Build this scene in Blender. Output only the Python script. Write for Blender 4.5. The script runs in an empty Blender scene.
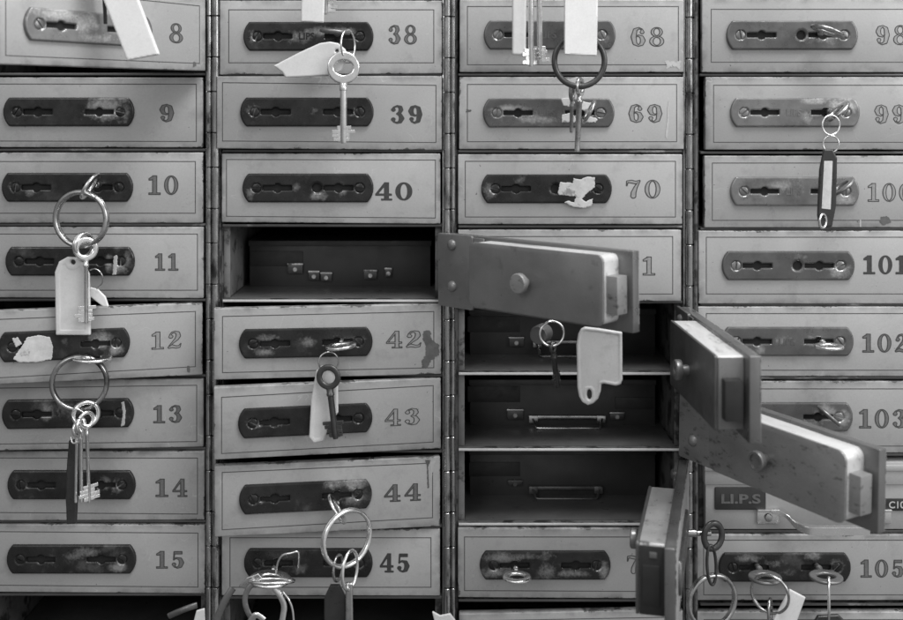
import bpy, bmesh, math, random
import numpy as np
from mathutils import Vector, Matrix, Euler
random.seed(7)
S = 0.0007                       # metres per design unit
D, YE, CX = 1097.3, 115.7, 451.2 # camera distance and optical axis, in design units
scene = bpy.context.scene
COL = scene.collection
R = math.radians

# ------------------------------------------------------------------ materials
def nodes_of(name):
    m = bpy.data.materials.new(name); m.use_nodes = True
    nt = m.node_tree
    return m, nt, nt.nodes['Principled BSDF']

def mat(name, base, rough=0.45, metal=0.0, var=0.12, scale=60, dark=None, blot=0.0, blot_scale=35,
        bump=0.0, bump_scale=400, rvar=0.15, spec=0.5, objvar=0.06, blot_edge=0.06, stretch=None, worn=None, panel=False):
    """grey surface: soft variation, per object shade, blotches of a second grey with a shape of their own, fine bump"""
    m, nt, b = nodes_of(name)
    N, L = nt.nodes, nt.links
    tc = N.new('ShaderNodeTexCoord'); oi = N.new('ShaderNodeObjectInfo')
    mp = N.new('ShaderNodeMapping')
    if stretch: mp.inputs['Scale'].default_value = stretch
    L.new(tc.outputs['Object'], mp.inputs['Vector'])
    w = N.new('ShaderNodeMath'); w.operation = 'MULTIPLY'; w.inputs[1].default_value = 37.0
    L.new(oi.outputs['Random'], w.inputs[0])
    def noise(sc, det=5, rough_=0.6):
        n = N.new('ShaderNodeTexNoise'); n.noise_dimensions = '4D'
        n.inputs['Scale'].default_value = sc; n.inputs['Detail'].default_value = det
        n.inputs['Roughness'].default_value = rough_
        L.new(mp.outputs['Vector'], n.inputs['Vector']); L.new(w.outputs[0], n.inputs['W'])
        return n
    def mrange(src, a, b_, c, d):
        r = N.new('ShaderNodeMapRange'); r.inputs[1].default_value = a; r.inputs[2].default_value = b_
        r.inputs[3].default_value = c; r.inputs[4].default_value = d
        L.new(src, r.inputs[0]); return r.outputs[0]
    def mul(a, bb):
        q = N.new('ShaderNodeMath'); q.operation = 'MULTIPLY'; L.new(a, q.inputs[0]); L.new(bb, q.inputs[1]); return q.outputs[0]
    n1 = noise(scale)
    v = mrange(n1.outputs['Fac'], 0.3, 0.7, base*(1-var), base*(1+var))
    o = mrange(oi.outputs['Random'], 0, 1, 1-objvar, 1+objvar)
    v = mul(v, o)
    fine = noise(900, 3)
    v = mul(v, mrange(fine.outputs['Fac'], 0.3, 0.7, 0.95, 1.05))
    if dark is not None:
        n2 = noise(blot_scale, 7, 0.68)
        f = mrange(n2.outputs['Fac'], 1-blot, 1-blot+blot_edge, 0, 1)
        mx = N.new('ShaderNodeMix'); mx.data_type = 'FLOAT'
        L.new(f, mx.inputs[0]); L.new(v, mx.inputs[2]); mx.inputs[3].default_value = dark
        v = mx.outputs[0]
    def fm(op,a,bb=None,c=None):
        q=N.new('ShaderNodeMath'); q.operation=op
        for i,z in enumerate((a,bb,c)):
            if z is None: continue
            if isinstance(z,(int,float)): q.inputs[i].default_value=z
            else: L.new(z,q.inputs[i])
        return q.outputs[0]
    def fmix(f,a,bb):
        mx=N.new('ShaderNodeMix'); mx.data_type='FLOAT'; L.new(f,mx.inputs[0])
        for i,z in ((2,a),(3,bb)):
            if isinstance(z,(int,float)): mx.inputs[i].default_value=z
            else: L.new(z,mx.inputs[i])
        return mx.outputs[0]
    wf=None
    if worn is not None:
        at=N.new('ShaderNodeAttribute'); at.attribute_name='wear'  # rubbed areas, and glare put in as pale colour
        nw=noise(190,8,.7); nw2=noise(700,4,.6)
        q=fm('ADD',fm('MULTIPLY',at.outputs['Fac'],1.25),fm('MULTIPLY',fm('SUBTRACT',nw.outputs['Fac'],.5),1.5))
        q=fm('ADD',q,fm('MULTIPLY',fm('SUBTRACT',nw2.outputs['Fac'],.5),.5))
        wf=mrange(q,.32,1.0,0,1)
        v=fmix(wf,v,fm('MULTIPLY',mrange(nw2.outputs['Fac'],.3,.7,.75,1.2),worn))
        # fine machine scratches
        ns=noise(260,3,.6)
    if panel:
        sx=N.new('ShaderNodeSeparateXYZ'); L.new(tc.outputs['Object'],sx.inputs[0])
        def oa(n):
            a=N.new('ShaderNodeAttribute'); a.attribute_type='OBJECT'; a.attribute_name=n; return a.outputs['Fac']
        X,Z=sx.outputs['X'],sx.outputs['Z']
        dd=fm('MINIMUM',fm('MINIMUM',fm('SUBTRACT',X,oa('bx0')),fm('SUBTRACT',oa('bx1'),X)),fm('MINIMUM',fm('SUBTRACT',Z,oa('bz0')),fm('SUBTRACT',oa('bz1'),Z)))
        dd=fm('MULTIPLY',dd,1/S)
        ne=noise(240,6,.7); nl=noise(40,2,.5)
        chipm=mrange(fm('SUBTRACT',fm('ADD',fm('MULTIPLY',fm('SUBTRACT',ne.outputs['Fac'],.5),11),fm('MULTIPLY',fm('SUBTRACT',nl.outputs['Fac'],.5),10)),dd),.55,1.0,0,1)
        # patchy darkening along the borders
        nd=noise(70,5,.6)
        border_dark=fm('MULTIPLY',mrange(dd,0,7,1,0),mrange(nd.outputs['Fac'],.42,.62,0,.45))
        v=fm('MULTIPLY',v,fm('SUBTRACT',1,border_dark))
        # smudges
        nm=noise(55,6,.65)
        v=fm('MULTIPLY',v,mrange(nm.outputs['Fac'],.55,.72,1,.80))
        # hairline scratches
        nh=noise(75,1.5,.4); ng=noise(28,2,.5)
        line_=fm('MULTIPLY',mrange(fm('ABSOLUTE',fm('SUBTRACT',nh.outputs['Fac'],.5)),.0015,.004,1,0),mrange(ng.outputs['Fac'],.57,.60,0,.5))
        v=fmix(line_,v,.48)
        nk=noise(420,2,.5)
        v=fmix(mrange(nk.outputs['Fac'],.735,.75,0,.8),v,.09)
        v=fmix(chipm,v,.075)
    cc = N.new('ShaderNodeCombineColor')
    for i in range(3): L.new(v, cc.inputs[i])
    L.new(cc.outputs[0], b.inputs['Base Color'])
    n3 = noise(scale*2.3, 6)
    L.new(mrange(n3.outputs['Fac'], 0.3, 0.7, max(0.03, rough-rvar), min(1, rough+rvar)), b.inputs['Roughness'])
    b.inputs['Metallic'].default_value = metal
    b.inputs['Specular IOR Level'].default_value = spec
    if bump:
        bn = N.new('ShaderNodeBump'); bn.inputs['Strength'].default_value = bump; bn.inputs['Distance'].default_value = 0.0003
        n4 = noise(bump_scale, 6, 0.65)
        L.new(n4.outputs['Fac'], bn.inputs['Height']); L.new(bn.outputs[0], b.inputs['Normal'])
    return m

M = {}
M['cream']   = mat('cream_enamel', 0.345, 0.36, 0, 0.08, 14, dark=0.26, blot=0.36, blot_scale=30, blot_edge=0.16, bump=0.12, bump_scale=300, objvar=.10, panel=True)
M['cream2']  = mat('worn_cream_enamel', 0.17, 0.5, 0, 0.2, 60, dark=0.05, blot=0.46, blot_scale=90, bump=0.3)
M['line']    = mat('pinstripe_paint', 0.07, 0.5, 0, 0.3, 500)
M['outline'] = mat('number_outline_paint', 0.05, 0.5, 0, 0.2, 300)
M['num_dark']= mat('dark_number_paint', 0.04, 0.5, 0, 0.3, 400)
M['num_mid'] = mat('mid_number_paint', 0.13, 0.5, 0, 0.15, 600)
M['num_lite']= mat('light_number_paint', 0.275, 0.5, 0, 0.12, 600)
M['bronze']  = mat('dark_bronze', 0.032, 0.3, 0.6, 0.4, 70, dark=0.09, blot=0.44, blot_scale=60, bump=0.6, bump_scale=70, blot_edge=0.2, worn=0.3)
M['bronze_w']= mat('tarnished_bronze', 0.035, 0.3, 0.6, 0.4, 70, dark=0.12, blot=0.43, blot_scale=35, bump=0.6, bump_scale=70, blot_edge=0.10, worn=0.32)
M['nickel']  = mat('grey_nickel', 0.21, 0.36, 0.6, 0.2, 60, dark=0.11, blot=0.46, blot_scale=45, bump=0.4, bump_scale=80, blot_edge=0.15, worn=0.55)
M['nickel_d']= mat('dull_nickel', 0.13, 0.34, 0.6, 0.25, 60, dark=0.20, blot=0.44, blot_scale=50, bump=0.5, bump_scale=80, blot_edge=0.15, worn=0.42)
M['chrome']  = mat('bright_key_metal', 0.85, 0.22, 1.0, 0.12, 90, dark=0.35, blot=0.40, blot_scale=110, bump=0.04, blot_edge=0.2, rvar=0.1)
M['steel']   = mat('worn_steel', 0.48, 0.26, 1.0, 0.2, 80, dark=0.14, blot=0.46, blot_scale=90, bump=0.05, blot_edge=0.2)
M['darkmet'] = mat('dark_steel', 0.09, 0.38, 0.8, 0.3, 120, bump=0.2)
M['hinge']   = mat('worn_hinge_brass', 0.36, 0.22, 0.95, 0.3, 160, dark=0.07, blot=0.47, blot_scale=110, bump=0.15, blot_edge=0.12, stretch=(1,1,0.35))
M['frame']   = mat('dark_cabinet_steel', 0.10, 0.55, 0.2, 0.3, 60, dark=0.022, blot=0.5, blot_scale=70, bump=0.2)
M['edge']    = mat('worn_shelf_edge', 0.10, 0.4, 0.3, 0.3, 60, dark=0.42, blot=0.40, blot_scale=38, bump=0.2, stretch=(0.35,1,1))
M['edge_w']  = mat('rubbed_shelf_edge', 0.62, 0.4, 0.2, 0.2, 60, dark=0.22, blot=0.36, blot_scale=60, stretch=(0.5,1,1))
M['case']    = mat('grey_lock_case', 0.19, 0.40, 0.3, 0.18, 35, dark=0.075, blot=0.42, blot_scale=80, bump=0.15, blot_edge=0.2)
M['case_w']  = mat('scratched_lock_case', 0.26, 0.40, 0.3, 0.22, 30, dark=0.085, blot=0.445, blot_scale=190, bump=0.25, blot_edge=0.10, stretch=(.7,1,1.3))
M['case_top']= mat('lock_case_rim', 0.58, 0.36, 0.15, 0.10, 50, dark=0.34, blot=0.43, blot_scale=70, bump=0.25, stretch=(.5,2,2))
M['inner']   = mat('grey_inner_panel', 0.19, 0.36, 0.6, 0.12, 30, bump=0.12)
M['case_scr']= mat('scratched_case_rim', 0.40, 0.36, 0.25, 0.15, 50, dark=0.10, blot=0.44, blot_scale=110, bump=0.2, blot_edge=0.06)
M['edgepaint']= mat('panel_edge_paint', 0.30, 0.45, 0.1, 0.1, 50, bump=0.1)
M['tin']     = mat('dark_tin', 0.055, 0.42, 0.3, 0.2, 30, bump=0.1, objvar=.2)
M['tin_l']   = mat('pale_tin', 0.34, 0.45, 0.1, 0.1, 30, dark=0.25, blot=0.38, blot_scale=30, bump=0.1)
M['label']   = mat('dark_label', 0.028, 0.5, 0.2, 0.2, 90, bump=0.15)
M['label_t'] = mat('label_lettering', 0.13, 0.45, 0.3, 0.2, 300)
M['white_t'] = mat('white_lettering', 0.42, 0.45, 0, 0.05, 300)
M['hole_shade']    = mat('keyhole_shade', 0.024, 0.8, 0, 0.1, 60, spec=0.1)  # dark colour stands for the shade inside the holes
M['wear']    = mat('half_lit_metal', 0.55, 0.35, 0.5, 0.35, 260, dark=0.10, blot=0.48, blot_scale=200, bump=0.3, blot_edge=0.08)  # pale and dark blotches imitate a handle only partly lit
M['case_d']  = mat('shaded_lock_case', 0.10, 0.40, 0.3, 0.18, 35, dark=0.05, blot=0.42, blot_scale=80, bump=0.15, blot_edge=0.2)  # copy of the grey case, darkened as shade for faces turned from light
M['bolt_d']  = mat('shaded_bolt_steel', 0.03, 0.6, 0.0, 0.2, 60, bump=0.15, spec=.2)  # bolt colour darkened as shade where the steel reflects the dark room
M['satin']   = mat('satin_steel', 0.70, 0.25, 0.95, 0.10, 40, rvar=.08)
M['white']   = mat('white_plastic', 0.74, 0.33, 0, 0.04, 40, bump=0.05, objvar=0.03)
M['offwhite']= mat('aged_plastic', 0.62, 0.35, 0, 0.06, 60, dark=0.5, blot=0.35, blot_scale=90, bump=0.06)
M['greypl']  = mat('grey_plastic', 0.56, 0.35, 0, 0.10, 40, dark=.46, blot=.42, blot_scale=60, bump=0.05)
M['black']   = mat('black_plastic', 0.028, 0.35, 0, 0.2, 100)
M['paper']   = mat('sticker_paper', 0.50, 0.75, 0, 0.15, 150, dark=0.25, blot=0.42, blot_scale=120, bump=0.2)
M['chip']    = mat('bare_dark_spot', 0.10, 0.6, 0, 0.3, 150)
M['scuff']   = mat('pale_scuff', 0.42, 0.6, 0, 0.1, 200)

# ------------------------------------------------------------------ projection helpers
def W(sx, sy, h=0.0):
    """design point seen at (sx, sy), h in front of the door plane"""
    k = (D-h)/D
    return Vector((CX+(sx-CX)*k, -h, -(YE+(sy-YE)*k)))   # x right, y away, z up  (units)

# ------------------------------------------------------------------ mesh helpers (all in design units, scaled by S)
class MB:
    def __init__(s): s.v=[]; s.f=[]; s.m=[]; s.mats=[]
    def mi(s, m):
        if m not in s.mats: s.mats.append(m)
        return s.mats.index(m)
    def add(s, vs, fs, m):
        o=len(s.v); s.v += [tuple(v) for v in vs]; i=s.mi(m)
        for f in fs: s.f.append([o+a for a in f]); s.m.append(i)
    def xform(s, mtx):
        s.v=[tuple(mtx@Vector(v)) for v in s.v]; return s
    def build(s, name, parent=None, smooth=True, angle=35):
        me=bpy.data.meshes.new(name)
        me.from_pydata([(a*S,b*S,c*S) for a,b,c in s.v],[],s.f)
        for m in s.mats: me.materials.append(M[m])
        me.polygons.foreach_set('material_index', s.m)
        me.validate(); me.update()
        if smooth:
            me.polygons.foreach_set('use_smooth',[True]*len(me.polygons))
            me.set_sharp_from_angle(angle=R(angle))
        o=bpy.data.objects.new(name,me); COL.objects.link(o)
        if parent: o.parent=parent
        return o

def bm_to(mb, bm, m):
    bm.normal_update()
    bm.verts.index_update()
    mb.add([v.co for v in bm.verts],[[v.index for v in f.verts] for f in bm.faces],m); bm.free()

def box(mb, x0,x1,y0,y1,z0,z1, m, bev=0.6, seg=2):
    bm=bmesh.new(); bmesh.ops.create_cube(bm,size=1)
    for v in bm.verts:
        v.co=Vector((x0+(v.co.x+.5)*(x1-x0), y0+(v.co.y+.5)*(y1-y0), z0+(v.co.z+.5)*(z1-z0)))
    if bev: bmesh.ops.bevel(bm,geom=list(bm.edges),offset=bev,segments=seg,affect='EDGES',profile=0.5,clamp_overlap=True)
    bm_to(mb,bm,m)

def quadprism(mb, c, y0, y1, m, bev=1.0, seg=2):
    """c: TL,TR,BR,BL as (x,z)"""
    bm=bmesh.new()
    f=[bm.verts.new((x,y0,z)) for x,z in c]; b=[bm.verts.new((x,y1,z)) for x,z in c]
    bm.faces.new(f[::-1]) ; bm.faces.new(b)
    for i in range(4):
        j=(i+1)%4; bm.faces.new((f[i],f[j],b[j],b[i]))
    bmesh.ops.recalc_face_normals(bm,faces=list(bm.faces))
    if bev: bmesh.ops.bevel(bm,geom=list(bm.edges),offset=bev,segments=seg,affect='EDGES',profile=0.5,clamp_overlap=True)
    bm_to(mb,bm,m)

def lathe(mb, prof, m, origin=(0,0,0), axis='y', n=28):
    """prof: list of (radius, along)"""
    vs=[];fs=[]
    for r,a in prof:
        for i in range(n):
            t=2*math.pi*i/n; c,s=r*math.cos(t),r*math.sin(t)
            p={'y':(c,a,s),'z':(c,s,a),'x':(a,c,s)}[axis]
            vs.append((p[0]+origin[0],p[1]+origin[1],p[2]+origin[2]))
    for k in range(len(prof)-1):
        for i in range(n):
            j=(i+1)%n; fs.append([k*n+i,k*n+j,(k+1)*n+j,(k+1)*n+i])
    fs.append(list(range(n))); fs.append([(len(prof)-1)*n+i for i in range(n)][::-1])
    bm=bmesh.new(); V=[bm.verts.new(v) for v in vs]
    for f in fs:
        try: bm.faces.new([V[i] for i in f])
        except ValueError: pass
    bmesh.ops.recalc_face_normals(bm,faces=list(bm.faces)); bm_to(mb,bm,m)

def tube(mb, pts, r, m, n=10, closed=False, flat=1.0):
    pts=[Vector(p) for p in pts]; N=len(pts)
    rr=r if isinstance(r,(list,tuple)) else [r]*N
    vs=[];fs=[]
    up=None
    for i,p in enumerate(pts):
        a=pts[(i-1)%N] if (closed or i>0) else p; b=pts[(i+1)%N] if (closed or i<N-1) else p
        t=(b-a).normalized()
        if up is None:
            up=Vector((0,1,0)) if abs(t.y)<0.8 else Vector((1,0,0))
        up=(up-t*up.dot(t)).normalized(); sd=t.cross(up)
        for k in range(n):
            q=2*math.pi*k/n; vs.append(p+sd*rr[i]*math.cos(q)+up*rr[i]*math.sin(q)*flat)
    for i in range(N if closed else N-1):
        j=(i+1)%N
        for k in range(n):
            l=(k+1)%n; fs.append([i*n+k,i*n+l,j*n+l,j*n+k])
    if not closed: fs.append([k for k in range(n)][::-1]); fs.append([(N-1)*n+k for k in range(n)])
    bm=bmesh.new(); V=[bm.verts.new(v) for v in vs]
    for f in fs: bm.faces.new([V[i] for i in f])
    bmesh.ops.recalc_face_normals(bm,faces=list(bm.faces)); bm_to(mb,bm,m)

def catmull(P, k=6):
    P=[Vector(p) for p in P]; out=[]
    for i in range(len(P)-1):
        p0=P[max(i-1,0)];p1=P[i];p2=P[i+1];p3=P[min(i+2,len(P)-1)]
        for j in range(k):
            t=j/k
            out.append(0.5*((2*p1)+(p2-p0)*t+(2*p0-5*p1+4*p2-p3)*t*t+(3*p1-p0-3*p2+p3)*t**3))
    out.append(P[-1]); return out

# ---- signed distance fields on numpy grids
def sd_circle(x,y,cx,cy,r): return np.hypot(x-cx,y-cy)-r
def sd_ell(x,y,cx,cy,rx,ry):
    px,py=(x-cx),(y-cy); k0=np.hypot(px/rx,py/ry)+1e-9; k1=np.hypot(px/rx**2,py/ry**2)+1e-9
    return k0*(k0-1)/k1
def sd_box(x,y,x0,x1,y0,y1,r=0):
    qx=np.abs(x-(x0+x1)/2)-(x1-x0)/2+r; qy=np.abs(y-(y0+y1)/2)-(y1-y0)/2+r
    return np.hypot(np.maximum(qx,0),np.maximum(qy,0))+np.minimum(np.maximum(qx,qy),0)-r
def sd_path(x,y,P):
    d=None
    for (ax,ay,ar),(bx,by,br) in zip(P[:-1],P[1:]):
        dx,dy=bx-ax,by-ay; L2=dx*dx+dy*dy+1e-9
        t=np.clip(((x-ax)*dx+(y-ay)*dy)/L2,0,1)
        q=np.hypot(x-ax-dx*t,y-ay-dy*t)-(ar+(br-ar)*t)
        d=q if d is None else np.minimum(d,q)
    return d
def sd_poly(x,y,P,r=0):
    P=[(float(a),float(b)) for a,b in P]; n=len(P)
    d=np.full(x.shape,1e9); inside=np.zeros(x.shape,bool)
    for i in range(n):
        ax,ay=P[i];bx,by=P[(i+1)%n]; dx,dy=bx-ax,by-ay
        t=np.clip(((x-ax)*dx+(y-ay)*dy)/(dx*dx+dy*dy+1e-9),0,1)
        d=np.minimum(d,np.hypot(x-ax-dx*t,y-ay-dy*t))
        c=((ay>y)!=(by>y))&(x<(bx-ax)*(y-ay)/((by-ay) if abs(by-ay)>1e-9 else 1e-9)+ax)
        inside^=c
    return np.where(inside,-d,d)-r
U=np.minimum; I_=np.maximum

def shape(sdf, bb, res):
    """region sdf<0 -> (verts2d, faces, dist, boundary segments)"""
    x0,x1,y0,y1=bb; nx=int(math.ceil((x1-x0)/res))+1; ny=int(math.ceil((y1-y0)/res))+1
    xs=x0+np.arange(nx)*res; ys=y0+np.arange(ny)*res
    X,Y=np.meshgrid(xs,ys,indexing='ij'); F=sdf(X,Y)
    F=np.where(np.abs(F)<1e-4,1e-4,F)
    F[0,:]=np.maximum(F[0,:],.01);F[-1,:]=np.maximum(F[-1,:],.01);F[:,0]=np.maximum(F[:,0],.01);F[:,-1]=np.maximum(F[:,-1],.01)
    V=[];DD=[];cache={}
    def node(i,j):
        k=(i,j)
        if k not in cache: cache[k]=len(V); V.append((xs[i],ys[j])); DD.append(-F[i,j])
        return cache[k]
    def edge(a,b):
        k=(a,b) if a<b else (b,a)
        if k not in cache:
            fa,fb=F[k[0]],F[k[1]]; t=fa/(fa-fb)
            cache[k]=len(V)
            V.append((xs[k[0][0]]*(1-t)+xs[k[1][0]]*t, ys[k[0][1]]*(1-t)+ys[k[1][1]]*t)); DD.append(0.0)
        return cache[k]
    inn=F<0; faces=[];segs=[]
    act=inn[:-1,:-1]|inn[1:,:-1]|inn[1:,1:]|inn[:-1,1:]
    for i,j in zip(*np.nonzero(act)):
        i=int(i);j=int(j)
        C=[(i,j),(i+1,j),(i+1,j+1),(i,j+1)]; poly=[];ex=[]
        for a in range(4):
            p,q=C[a],C[(a+1)%4]
            if inn[p]: poly.append(node(*p))
            if inn[p]!=inn[q]:
                e=edge(p,q); poly.append(e); ex.append((e,bool(inn[p])))
        if len(poly)>=3: faces.append(poly)
        # boundary segments: leaving edge -> next entering edge
        m=len(ex)
        for a in range(m):
            if ex[a][1]: segs.append((ex[a][0],ex[(a+1)%m][0]))
    return V,faces,DD,segs

def relief(mb, sdf, bb, res, m, top, base=0.0, double=False, plane='xz'):
    """height mesh facing -y: local x, z ; top(d,x,z)->height toward viewer; base: back level (y)"""
    V,F,DD,SG=shape(sdf,bb,res)
    n=len(V)
    H=[top(DD[i],V[i][0],V[i][1]) for i in range(n)]
    vs=[(V[i][0],-H[i],V[i][1]) for i in range(n)]
    fs=[f[:] for f in F]
    if double:
        vs+=[(V[i][0],H[i],V[i][1]) for i in range(n)]
        fs+=[[n+a for a in f[::-1]] for f in F]
        fs+=[[a,a+n,b+n,b] for a,b in SG]
    elif base is not None:
        mp={}
        for a,b in SG:
            for q in (a,b):
                if q not in mp: mp[q]=len(vs); vs.append((V[q][0],base,V[q][1]))
            fs.append([a,mp[a],mp[b],b])
    mb.add(vs,fs,m)

def bevtop(h, w=1.0, low=0.35):
    def t(d,x,z):
        u=min(1,max(0,d/w)); return h*(low+(1-low)*math.sqrt(1-(1-u)**2))
    return t

# ------------------------------------------------------------------ things
def thing(name, label, cat, loc=(0,0,0), rot=(0,0,0), group=None, kind=None):
    o=bpy.data.objects.new(name,None); COL.objects.link(o)
    o.empty_display_size=0.01
    o.location=Vector(loc)*S; o.rotation_euler=rot
    o['label']=label; o['category']=cat
    if group: o['group']=group
    o['kind']=kind or 'thing'
    return o

# ------------------------------------------------------------------ numerals
def dg(ch):
    P={}
    def f(x,y):
        if ch=='0': return I_(sd_ell(x,y,7.3,10,7,10), -sd_ell(x,y,7.3,10,2.7,7.9))
        if ch=='1':
            d=sd_box(x,y,4.0,9,0,20,.2); d=U(d,sd_box(x,y,.4,12.4,0,2.6,.4))
            return U(d,sd_poly(x,y,[(5,20),(6,17),(4.6,14.8),(.6,14.6),(.4,16.8)]))
        if ch=='2':
            d=sd_path(x,y,[(3.6,14,2.5),(3.2,15.8,1.1),(5,18.2,1.2),(7.8,18.8,1.3),(10.3,17.3,2.3),(10.8,14.4,2.6),(9.3,11,2.1),(6,7.6,1.4),(2.6,3.6,1.0),(1.6,1.4,1.0)])
            return U(d,sd_path(x,y,[(1.9,1.6,1.4),(5,3.0,2.0),(8.6,1.9,1.8),(11.6,2.2,1.5),(13.2,5.6,.7)]))
        if ch=='3':
            d=sd_path(x,y,[(3.3,15.2,2.4),(3.6,17.4,1),(7,18.9,1.1),(10,17.4,2.1),(10.5,14.9,2.4),(9.3,12,1.8),(6.6,10.7,.9)])
            return U(d,sd_path(x,y,[(6.6,10.7,.9),(10,9.2,2),(11.2,5.9,2.7),(9.9,2.6,2.1),(7,1.1,1.1),(3.8,2.2,1),(3.2,4.6,2.4)]))
        if ch=='4':
            d=sd_box(x,y,8,12.2,0,20,.2); d=U(d,sd_path(x,y,[(9.2,18.8,1.3),(1.9,6.9,1.1)]))
            d=U(d,sd_box(x,y,.8,14.6,5.2,7.7,.3)); return U(d,sd_box(x,y,5.6,14.8,0,2.2,.3))
        if ch=='5':
            d=sd_box(x,y,3,12,16,19.8,.5); d=U(d,sd_path(x,y,[(3.8,18.6,1),(3.2,10,.9)]))
            return U(d,sd_path(x,y,[(3.2,10.4,1),(6,12.0,1.1),(9.8,10.6,2.1),(11,6.8,2.7),(9.8,2.9,2.2),(6.8,1.1,1.1),(3.8,2.2,1),(3.4,4.6,2.4)]))
        if ch in '69':
            if ch=='9': x,y=14.8-x,20-y
            d=sd_path(x,y,[(11,15,2.3),(10.9,17.4,1),(8,18.9,1.1),(4.6,16.8,2.1),(3.3,10,2.8),(4.3,3.6,2.2),(7.5,1.1,1.1)])
            return U(d,sd_path(x,y,[(7.5,1.1,1.1),(10.6,3,2.1),(11.7,6.4,2.6),(10.6,9.6,2.1),(7.8,11.3,1.1),(5,10.2,.9)]))
        if ch=='7':
            d=sd_path(x,y,[(1.6,13.8,.8),(2.2,18,1.3),(5.5,18,2.0),(9.6,17.0,1.9),(12.9,19,.9)])
            return U(d,sd_path(x,y,[(12.7,18.4,1.1),(9.5,12,1.9),(7.6,6.2,2.6),(7.4,2.7,2.7)]))
        if ch=='8':
            a=U(sd_ell(x,y,7.3,14.9,5.6,5.1),sd_ell(x,y,7.3,5.6,6.9,5.6))
            return I_(a,-U(sd_ell(x,y,7.3,15,2.2,3.1),sd_ell(x,y,7.3,5.5,2.8,3.5)))
    return f
DIG={}
def digit_geo(ch):
    if ch not in DIG:
        f=dg(ch)
        a=shape(f,(-1.5,16.5,-1.5,21.5),.4); b=shape(lambda x,y:f(x,y)+0.95,(-1.5,16.5,-1.5,21.5),.3)
        DIG[ch]=(a[0],a[1],b[0],b[1])
    return DIG[ch]
def number_mesh(parent, text, x0,x1,z0,z1, style, skew=0.0):
    wid=[13.0 if c=='1' else 14.8 for c in text]; gap=2.2
    tot=sum(wid)+gap*(len(text)-1); sx=(x1-x0)/tot; sz=(z1-z0)/20
    mb=MB(); cx=0
    for c,w in zip(text,wid):
        a,af,b,bf=digit_geo(c)
        T=lambda p,yy:(x0+(cx+p[0])*sx, yy, z0+p[1]*sz+skew*((cx+p[0])*sx))
        mb.add([T(p,-.12) for p in a],af,'outline' if style!='num_dark' else 'num_dark')
        if style!='num_dark': mb.add([T(p,-.24) for p in b],bf,style)
        cx+=w+gap
    return mb.build('number',parent,smooth=False)

# ------------------------------------------------------------------ lock plates
PW,PH=131.5,28.8
def plate_sdf(hole=True, extra=True):
    def f(x,y):
        d=sd_box(x,y,-PW/2,PW/2,-PH/2,PH/2,.8)
        rr=20.0
        # bulged ends: keep points inside the end circle when left of its centre
        left=np.where(x<-PW/2+rr, sd_circle(x,y,-PW/2+rr,0,rr), -1e3)
        right=np.where(x>PW/2-rr, sd_circle(x,y,PW/2-rr,0,rr), -1e3)
        d=I_(d,I_(left,right))
        for kx in (-PW/2+35, PW/2-35):
            kh=U(sd_box(x,y,kx-14.3,kx+14.3,-2.1,2.1,.3), sd_circle(x,y,kx,0,4.2))
            d=I_(d,-kh)
        if hole: d=I_(d,-sd_circle(x,y,PW/2-56.7,0,4.4))
        return d
    return f
PLATE={}
def plate_mesh(hole,m):
    k=(hole,m)
    if k not in PLATE:
        mb=MB()
        def top(d,x,z):
            h=bevtop(3.0,1.5,.45)(d,x,z)
            for sx in (-PW/2+14,PW/2-14):
                r=math.hypot(x-sx,z)
                if r<5.6: h-=1.3*min(1,(5.6-r)/1.0)
            if hole:
                # shallow milled ring
                r=math.hypot(x-(PW/2-56.7),z)
                if r<6.4: h-=.5
            return h
        relief(mb,plate_sdf(hole),(-PW/2-1,PW/2+1,-PH/2-1,PH/2+1),.75,m,top,base=0)
        o=mb.build('lock_plate',None,angle=40); PLATE[k]=o.data; bpy.data.objects.remove(o)
    return PLATE[k]
_text={}
def text_mesh(mb, txt, m, x, z, h, y, ext=.3, sxs=1.0, bold=.02):
    cu=bpy.data.curves.new('t','FONT'); cu.body=txt; cu.size=1; cu.offset=bold; cu.resolution_u=4
    cu.extrude=0.5
    ob=bpy.data.objects.new('t',cu); COL.objects.link(ob)
    dg_=bpy.context.evaluated_depsgraph_get(); me=bpy.data.meshes.new_from_object(ob.evaluated_get(dg_))
    xs=[v.co.x for v in me.vertices]; ys=[v.co.y for v in me.vertices]
    x0,x1,y0,y1=min(xs),max(xs),min(ys),max(ys); sc=h/(y1-y0)
    vs=[(x+(v.co.x-(x0+x1)/2)*sc*sxs, y+v.co.z*ext*2, z+(v.co.y-(y0+y1)/2)*sc) for v in me.vertices]
    mb.add(vs,[list(p.vertices) for p in me.polygons],m)
    bpy.data.objects.remove(ob); bpy.data.meshes.remove(me); bpy.data.curves.remove(cu)

def screw_mesh(m='steel'):
    k='screw'+m
    if k not in PLATE:
        mb=MB()
        def top(d,x,z):
            h=.9+1.1*math.sqrt(max(0,1-(min(1,math.hypot(x,z)/4.7))**2))
            if abs(z)<.7: h-=1.5
            return h
        relief(mb,lambda x,y:sd_circle(x,y,0,0,4.6),(-5.2,5.2,-5.2,5.2),.35,m,top,base=0)
        o=mb.build('screw',None,angle=50); PLATE[k]=o.data; bpy.data.objects.remove(o)
    return PLATE[k]

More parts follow.
